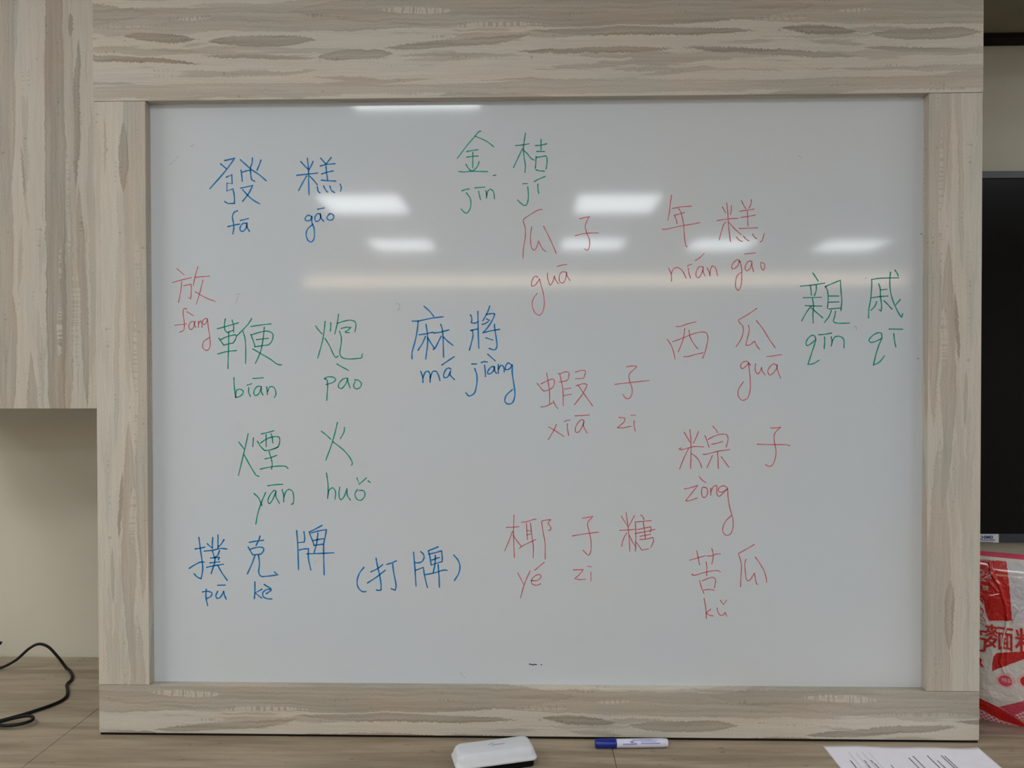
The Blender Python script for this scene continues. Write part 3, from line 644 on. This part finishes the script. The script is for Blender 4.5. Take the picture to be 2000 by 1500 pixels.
# front plane reference through mid height, slightly reclined
bo = Vector((BA.x - .055, 0, CT)); bo.y = BA.y + (bo.x-BA.x)*bdir.y/bdir.x
bnorm = Vector((bdir.y, -bdir.x, 0))        # towards the camera
bag = empty('flour_bag', bo + bdir*BW/2 - bnorm*.05, 'red and white plastic flour bag standing on the counter right of the whiteboard', 'bag')
BO = bag.location.copy()
def crease(u, v, pts, wd, amp):
    best = 1e9
    for a, b in zip(pts, pts[1:]):
        ax, ay = a; bx, by = b; dx, dy = bx-ax, by-ay
        t = max(0, min(1, ((u-ax)*dx+(v-ay)*dy)/(dx*dx+dy*dy)))
        best = min(best, math.hypot(u-ax-t*dx, v-ay-t*dy))
    return amp*math.exp(-(best/wd)**2)
def depth(u, v):
    """how far the front film stands out, u across, v up (metres)"""
    s, t = u/BW, v/BH
    e = max(0, 1-abs(2*s-1)**3.2); h = max(0, (1-t))**.38 * min(1, .62+t*2.4)
    return .052*e**.5*h
def bag_front(u, v, lift=0):
    d = depth(u, v) + lift
    for cr in CREASES:
        d += crease(u, v, *cr)
    return bo + bdir*u + Vector((0,0,v)) + bnorm*(d-.045) - BO
def inv(px, py):
    """photo point to bag coordinates (u, v): iterate on the film's depth"""
    uu, vv = .1, .15
    for _ in range(12):
        d = depth(uu, vv)-.045
        o = bo + bnorm*d
        rd = ray(px, py); t = (o-CAM).dot(bnorm)/rd.dot(bnorm); p = CAM+rd*t-o
        uu, vv = min(BW, max(0, p.dot(bdir))), min(BH, max(0, p.z))
    return uu, vv
CREASES = []
Z4 = lambda L: [inv(1900+x/7.5, 1030+y/7.5) for x, y in L]     # points read off the close-ups
Z5 = lambda L: [inv(1900+x/6, 1200+y/6) for x, y in L]
cz_ = [(Z4([(250,500),(262,650),(330,780),(380,830),(430,1000),(480,1150),(505,1350)]), .0022, .0022),
       (Z5([(400,20),(385,150),(355,280),(345,430),(320,560),(370,680)]), .0022, .0026),
       (Z5([(410,80),(400,200),(425,330),(395,500),(395,650)]), .0018, .0012),
       (Z5([(600,330),(545,460),(490,560)]), .0018, .0014),
       (Z4([(250,820),(360,940)]), .0018, .0016), (Z4([(590,1380),(640,1270),(700,1180)]), .0018, .0018),
       (Z4([(120,1020),(300,1000),(400,980)]), .0014, .0010), (Z4([(600,1150),(680,1230),(740,1190)]), .0014, .0014)]
CREASES += cz_
def inside(p, poly):
    x, y = p; r = False; j = len(poly)-1
    for i in range(len(poly)):
        xi, yi = poly[i]; xj, yj = poly[j]
        if (yi > y) != (yj > y) and x < (xj-xi)*(y-yi)/(yj-yi)+xi: r = not r
        j = i
    return r
redtop = Z4([(100,470),(490,500),(530,800),(575,1365),(240,1368),(200,1300),(165,1150),(105,1060),(60,1040),(0,1040),(0,470)])
redtop = [(-.01, redtop[0][1])] + redtop[1:-3] + [(-.01, redtop[-3][1])]
pinktop_v = Z4([(110,380),(745,440),(750,495),(100,480)])
greyp = Z4([(492,500),(750,505),(760,1385),(578,1385),(530,800)]); greyp[1] = (BW+.01, greyp[1][1]); greyp[2] = (BW+.01, greyp[2][1])
banner = Z5([(230,670),(222,600),(240,500),(275,455),(350,445),(600,435),(700,430),(700,490),(600,525),(420,590),(285,640)])
lowred = Z5([(60,975),(85,985),(300,1085),(440,1170),(600,1275),(640,1300),(640,1390),(560,1365),(330,1240),(85,1110),(60,1095)])
lowpink = Z5([(305,1083),(600,1010),(700,990),(700,1240),(620,1280),(600,1268),(440,1168)])
check1 = Z5([(85,1115),(330,1242),(560,1368),(480,1350),(300,1300),(85,1235)])
check2 = Z5([(490,1180),(600,1130),(700,1100),(700,1250),(600,1262)])
seal = Z5([(380,780)])[0]; seal2 = Z5([(640,790)])[0]
def colour(u, v):
    p = (u, v)
    if inside(p, check1) or inside(p, check2):
        i, j = int(math.floor((u*.8+v*.6)/.0032)), int(math.floor((v*.8-u*.6)/.0032))
        return (2 if (i % 2 and j % 2) else 4 if (i % 2 or j % 2) else 0)
    if inside(p, lowred): return 1
    if inside(p, lowpink): return 2
    if inside(p, banner): return 1
    if v > TOPV: return 2
    if inside(p, greyp): return 3
    if inside(p, redtop): return 1
    for c, cm in ((seal, 2), (seal2, 1)):
        r = math.hypot((u-c[0])/.0165, (v-c[1])/.0150)
        an = math.atan2(v-c[1], u-c[0])
        if r < .74: return cm
        if r < .80: return 5
        if r < 1.02+.05*math.sin(an*28): return 4 if int((an+7)*14) % 2 else 5
    return 0
TOPV = BH-.0085
NUg, NVg = 270, 345
verts, faces, mi = [], [], []
for j in range(NVg+1):
    for i in range(NUg+1): verts.append(bag_front(BW*i/NUg, BH*j/NVg))
for j in range(NVg):
    for i in range(NUg):
        a = j*(NUg+1)+i; faces.append((a, a+1, a+NUg+2, a+NUg+1)); mi.append(colour(BW*(i+.5)/NUg, BH*(j+.5)/NVg))
me = bpy.data.meshes.new('printed_front'); me.from_pydata(verts, [], faces); me.update()
me.polygons.foreach_set('material_index', mi)
link('printed_front', me, BAGM, bag, True)
# back film: a plain bulging sheet meeting the front at its edges
verts, faces = [], []
for j in range(41):
    for i in range(31):
        u, v = BW*i/30, BH*j/40
        e = depth(u, v); base = min(0, 0)
        verts.append(bo + bdir*u + Vector((0,0,v)) + bnorm*(-.045-.9*e-.0005) - BO)
for j in range(40):
    for i in range(30):
        a = j*31+i; faces.append((a, a+31, a+32, a+1))
me = bpy.data.meshes.new('back_film'); me.from_pydata(verts, [], faces); me.update()
link('back_film', me, BAGM[0], bag, True)
# base gusset closes the bottom
bm = bmesh.new()
vf = [bm.verts.new(bag_front(BW*i/30, 0)) for i in range(31)]
vb = [bm.verts.new(bo + bdir*(BW*i/30) + bnorm*(-.045-.9*depth(BW*i/30, 0)-.0005) - BO) for i in range(31)]
for i in range(30): bm.faces.new((vf[i], vb[i], vb[i+1], vf[i+1]))
bm_obj('base_gusset', bm, BAGM[1], bag)
M_REDP = film('red_print', (184,30,24)); M_WHP = film('white_print', (214,180,176)); M_PKP = film('pink_print', (226,150,156))
def flat_front(u, v):
    return bo + bdir*u + Vector((0,0,v)) + bnorm*(depth(u, v)+.0022-.045) - BO
def bagtext(s, px, py, hpx, mat, name, bold=0, lab=None):
    u0_, v0_ = inv(px, py)
    o = text_mesh(s, hpx*1.04*.001/.88, lambda a, b: flat_front(u0_+a, v0_+b), mat, name, bag, res=4, bold=bold)
    if lab: o['label'] = lab
    return o
bagtext('麵粉', 1921.5, 1259, 44, M_REDP, 'large_lettering', .0004, 'bold red Chinese lettering')
bagtext('筋', 1873, 1259, 44, M_REDP, 'large_lettering', .0004, 'bold red character half behind the frame')
bagtext('R', 1904, 1298, 20, M_REDP, 'small_lettering', .001)
bagtext('牌', 1918, 1152, 10, M_WHP, 'small_lettering', .00005)
bagtext('特製', 1956, 1330, 8, M_PKP, 'seal_lettering', .0001)
# ear-of-wheat ornament, thin pale lines on the red field
bm = bmesh.new()
def bline(pts, wd):
    P = smooth_path([Vector((*q, 0)) for q in pts], 4); L = []
    for i in range(len(P)):
        t = (P[min(i+1,len(P)-1)]-P[max(i-1,0)]).normalized(); n_ = Vector((-t.y, t.x, 0))*wd/2
        a, b = P[i]+n_, P[i]-n_
        L.append((bm.verts.new(bag_front(a.x, a.y, .001)), bm.verts.new(bag_front(b.x, b.y, .001))))
    for i in range(len(L)-1): bm.faces.new((L[i][0], L[i][1], L[i+1][1], L[i+1][0]))
for L in ([(110,690),(150,670),(120,630),(90,640)],[(105,715),(160,690),(160,640),(110,615),(80,640)],[(140,750),(200,735),(270,745),(240,715),(170,735)],
          [(110,770),(190,790),(150,760)],[(190,690),(240,650),(280,665),(240,690),(190,690)],[(210,560),(235,590),(220,540)],[(120,740),(170,780)],
          [(180,720),(270,700)],[(110,470),(180,490),(240,500),(250,530)],[(110,1030),(150,1070),(165,1150),(200,1290),(240,1372),(575,1375)]):
    bline(Z4(L), .0011)
bm_obj('ornament_lines', bm, M_WHP, bag)['kind'] = 'stuff'
bm = bmesh.new()
for L in ([(110,1150),(150,1250),(130,1290),(105,1260)],[(110,1290),(160,1330),(190,1390)],[(105,1340),(150,1380)],[(105,1200),(140,1190),(160,1240)],[(100,1395),(170,1430)]):
    bline(Z4(L), .0012)
bm_obj('wheat_drawing', bm, M_REDP, bag)['kind'] = 'stuff'


# ------------------------------------------------------------------ board eraser
er = empty('board_eraser', onZ(972, 1478, CT), 'white-topped whiteboard eraser with a black felt base on the counter', 'eraser', rz=math.radians(15.5))
er.location = (CAM.x-.0650, -1.456+1.362, CT)
def rr_loop(bm, hx, hy, r, z, n=6):
    vs = []
    for cx, cy, a0 in ((hx-r, hy-r, 0), (-hx+r, hy-r, 90), (-hx+r, -hy+r, 180), (hx-r, -hy+r, 270)):
        for k in range(n+1):
            a = math.radians(a0+90*k/n); vs.append(bm.verts.new((cx+math.cos(a)*r, cy+math.sin(a)*r, z)))
    return vs
def loft(bm, loops):
    for a, b in zip(loops, loops[1:]):
        for k in range(len(a)): bm.faces.new((a[k], a[(k+1)%len(a)], b[(k+1)%len(a)], b[k]))
    bm.faces.new(loops[0][::-1]); bm.faces.new(loops[-1])
bm = bmesh.new()
HX, HY = .0762, .0315
loft(bm, [rr_loop(bm, HX+dx, HY+dx, .012, z) for dx, z in ((-.001,.013),(.0,.0135),(.0,.0165),(-.0012,.0175),(-.003,.024),(-.0055,.0305),(-.0075,.0333),(-.0105,.0347),(-.0135,.0351))])
bm_obj('shell', bm, M_WHITE, er, True)['label'] = 'white plastic shell'
bm = bmesh.new(); loft(bm, [rr_loop(bm, HX-.005, HY-.005, .010, z) for z in (0, .0132)])
bm_obj('felt_base', bm, M_FELT, er)['label'] = 'black felt base'
# small script-like mark on the top
bm = bmesh.new()
def mark(P, w_, z_):
    n = len(P); L = []
    for i in range(n):
        t = (P[min(i+1,n-1)]-P[max(i-1,0)]).normalized(); nn = Vector((-t.y, t.x, 0))*w_/2
        L.append((bm.verts.new(P[i]+nn+Vector((0,0,z_-.0011))), bm.verts.new(P[i]-nn+Vector((0,0,z_-.0011)))))
    for i in range(n-1): bm.faces.new((L[i][1], L[i+1][1], L[i+1][0], L[i][0]))
mark(smooth_path([(-.010,.003,0),(-.004,.0055,0),(.001,.0062,0)]), .0012, .0364)
pp = [(-.004,-.003,0)]
for k in range(12): pp.append((-.003+k*.0021, .0005+(.0016 if k % 2 else -.0012)-.0004, 0))
mark(smooth_path(pp, 4), .0010, .0364)
bm_obj('logo_script', bm, M_PRINT, er)

# ------------------------------------------------------------------ marker
p0 = onZ(1162, 1452.5, CT+.0085); p1 = onZ(1304, 1451, CT+.0085)
mk = empty('marker_pen', (p0+p1)/2, 'blue-capped whiteboard marker lying on the counter below the frame', 'marker')
mk.location.z = CT
dirv = (p1-p0); Lm = dirv.length; dirv.normalize()
mk.rotation_euler = (0, 0, math.atan2(dirv.y, dirv.x))
def rod(name, prof, mat, seg=24):
    bm = bmesh.new(); rings = []
    for x, r in prof:
        rings.append([bm.verts.new((x-Lm/2, math.cos(2*math.pi*k/seg)*r, .0088+math.sin(2*math.pi*k/seg)*r)) for k in range(seg)])
    for a, b in zip(rings, rings[1:]):
        for k in range(seg): bm.faces.new((a[k], b[k], b[(k+1)%seg], a[(k+1)%seg]))
    bm.faces.new(rings[0]); bm.faces.new(rings[-1][::-1])
    bmesh.ops.recalc_face_normals(bm, faces=bm.faces)
    return bm_obj(name, bm, mat, mk, True)
cl = .041
rod('cap', [(0,.0068),(.0008,.0078),(.0025,.0083),(.0385,.0087),(cl,.0087)], M_CAP)['label'] = 'dark blue cap'
rod('barrel', [(cl+.0002,.0080),(cl+.001,.0082),(Lm-.009,.0083),(Lm-.0085,.0079),(Lm-.002,.0078),(Lm,.0066)], M_BARREL)['label'] = 'pale barrel with fine blue print'
def mwrap(x0, c):   # wrap a flat text (x along pen, y around it) round the barrel
    def f(a, b):
        an = math.radians(c) + b/.0084
        return Vector((x0+a-Lm/2, -math.cos(an)*.00842, .0088+math.sin(an)*.00842))
    return f
bmw = bmesh.new()
def patch(x0, x1, a0, a1):
    n = 4; g = []
    for i in range(n+1):
        an = math.radians(a0+(a1-a0)*i/n)
        g.append([bmw.verts.new((x-Lm/2, -math.cos(an)*.00842, .0088+math.sin(an)*.00842)) for x in (x0, x1)])
    for i in range(n): bmw.faces.new((g[i][0], g[i][1], g[i+1][1], g[i+1][0]))
x = cl+.012
patch(cl+.0095, cl+.0097, 0, 50)
for k in range(16):
    patch(x, x+.0009, 3, 22 if k < 9 else 30); x += .0017
patch(cl+.026, cl+.033, 36, 47)
for rowa, xa, xb in ((58,cl+.03,cl+.078),(66,cl+.03,cl+.07),(38,cl+.046,cl+.075),(22,cl+.047,cl+.083),(14,cl+.047,cl+.083)):
    x = xa
    while x < xb:
        l = random.uniform(.0008,.0022); patch(x, x+l, rowa, rowa+6); x += l+random.uniform(.0004,.0008)
bm_obj('barrel_print', bmw, M_MPRINT, mk)['kind'] = 'stuff'

# ------------------------------------------------------------------ paper sheet
q0 = onZ(1607, 1457, CT); q1 = onZ(1910, 1462.5, CT)
ps = empty('paper_sheet', ((q0.x+q1.x)/2, q0.y, CT), 'white printed sheet of paper on the counter at the bottom right', 'paper')
PX0, PX1 = q0.x-ps.location.x, q1.x-ps.location.x
PL = .215
def sheet(u, v):      # u 0..1 left to right, v metres towards the camera
    x = PX0 + (PX1-PX0)*u
    y = -v - (q0.y-q1.y)*u
    z = .0006 + .0016*math.sin(math.pi*u*2.2)**2*(1-.4*v/PL) + .004*max(0, u-.86)**1.5*8*max(0, 1-v/.1)
    return Vector((x, y, z))
bm = bmesh.new(); NU, NV = 48, 24
gv = [[bm.verts.new(sheet(i/NU, PL*j/NV)) for i in range(NU+1)] for j in range(NV+1)]
for j in range(NV):
    for i in range(NU): bm.faces.new((gv[j+1][i], gv[j+1][i+1], gv[j][i+1], gv[j][i]))
so = bm_obj('sheet', bm, M_PAPER, ps, True)
sm_ = so.modifiers.new('thickness', 'SOLIDIFY'); sm_.thickness = .00012; sm_.offset = -1
def pline(bm, px, py, length, wid, dash=True):
    p = onZ(px, py, CT); u = (p.x-q0.x)/(q1.x-q0.x); v0 = q0.y-p.y-(q0.y-q1.y)*u
    v = v0; hu = wid/2/(q1.x-q0.x)
    while v < min(v0+length, PL-.012):
        l = random.uniform(.0015, .0035) if dash else .01
        a = [sheet(u-hu, v), sheet(u+hu, v), sheet(u+hu, v+l), sheet(u-hu, v+l)]
        bm.faces.new([bm.verts.new(k+Vector((0,0,.0003))) for k in (a[3], a[2], a[1], a[0])])
        v += l + (random.uniform(.0004, .0009) if dash else 0)
bm = bmesh.new()
for px, py, l in ((1661,1487,.05),(1688,1487,.012),(1694,1495,.03),(1701,1487,.01),(1708,1493,.03),(1740,1496,.05),(1775,1481,.12),(1783,1478,.1),(1811,1478,.12),(1831,1488,.05),(1838,1478,.12),(1845,1479,.11)):
    pline(bm, px, py, l, .0022)
bm_obj('printed_lines', bm, M_PRINT, ps)['kind'] = 'stuff'
bm = bmesh.new()
for px in (1658,1671,1684,1697): pline(bm, px, 1472, .14, .0006, False)
bm_obj('ruled_lines', bm, M_PRINTL, ps)['kind'] = 'stuff'

# ------------------------------------------------------------------ black cable
cz = CT+.0037
path = []
for px, py in ((-60,1352),(-30,1332),(0,1311),(30,1290),(58,1266),(75,1258),(92,1262),(113,1283),(130,1306)):
    path.append(onY(px, py, .325))
def cz_on(px, py, h=0): return onZ(px, py, cz+h)
path[0].z = max(path[0].z, cz); 
for px, py in ((141,1319),(139,1328),(131,1336),(132,1350),(129,1361),(115,1371),(60,1391),(0,1408),(-50,1422),(-90,1440)):
    path.append(cz_on(px, py))
for p in path: p.z = max(p.z, cz)
org = Vector((path[8].x, path[8].y, CT))
cb = empty('black_cable', org, 'black cable looping on the counter left of the whiteboard', 'cable')
bm = bmesh.new(); tube(bm, [Vector((p.x, p.y, max(p.z, cz)))-org for p in smooth_path(path, 10)], .0033, 10)
bm_obj('cord', bm, M_BLACK, cb, True)
path = [cz_on(px, py, .0055) for px, py in ((-80,1440),(-40,1424),(0,1410),(30,1402),(55,1398),(64,1401),(62,1407),(45,1413),(20,1417),(-10,1416),(-50,1408))]
bm = bmesh.new(); tube(bm, [Vector((p.x, p.y, max(p.z, cz)))-org for p in smooth_path(path, 10)], .0033, 10)
bm_obj('cord_loop', bm, M_BLACK, cb, True)
path = [onY(px, py, .36) for px, py in ((-60,1275),(-20,1268),(0,1257),(2,1254))]
bm = bmesh.new(); tube(bm, [p-org for p in smooth_path(path, 8)], .0033, 10)
bm_obj('cord_end', bm, M_BLACK, cb, True)
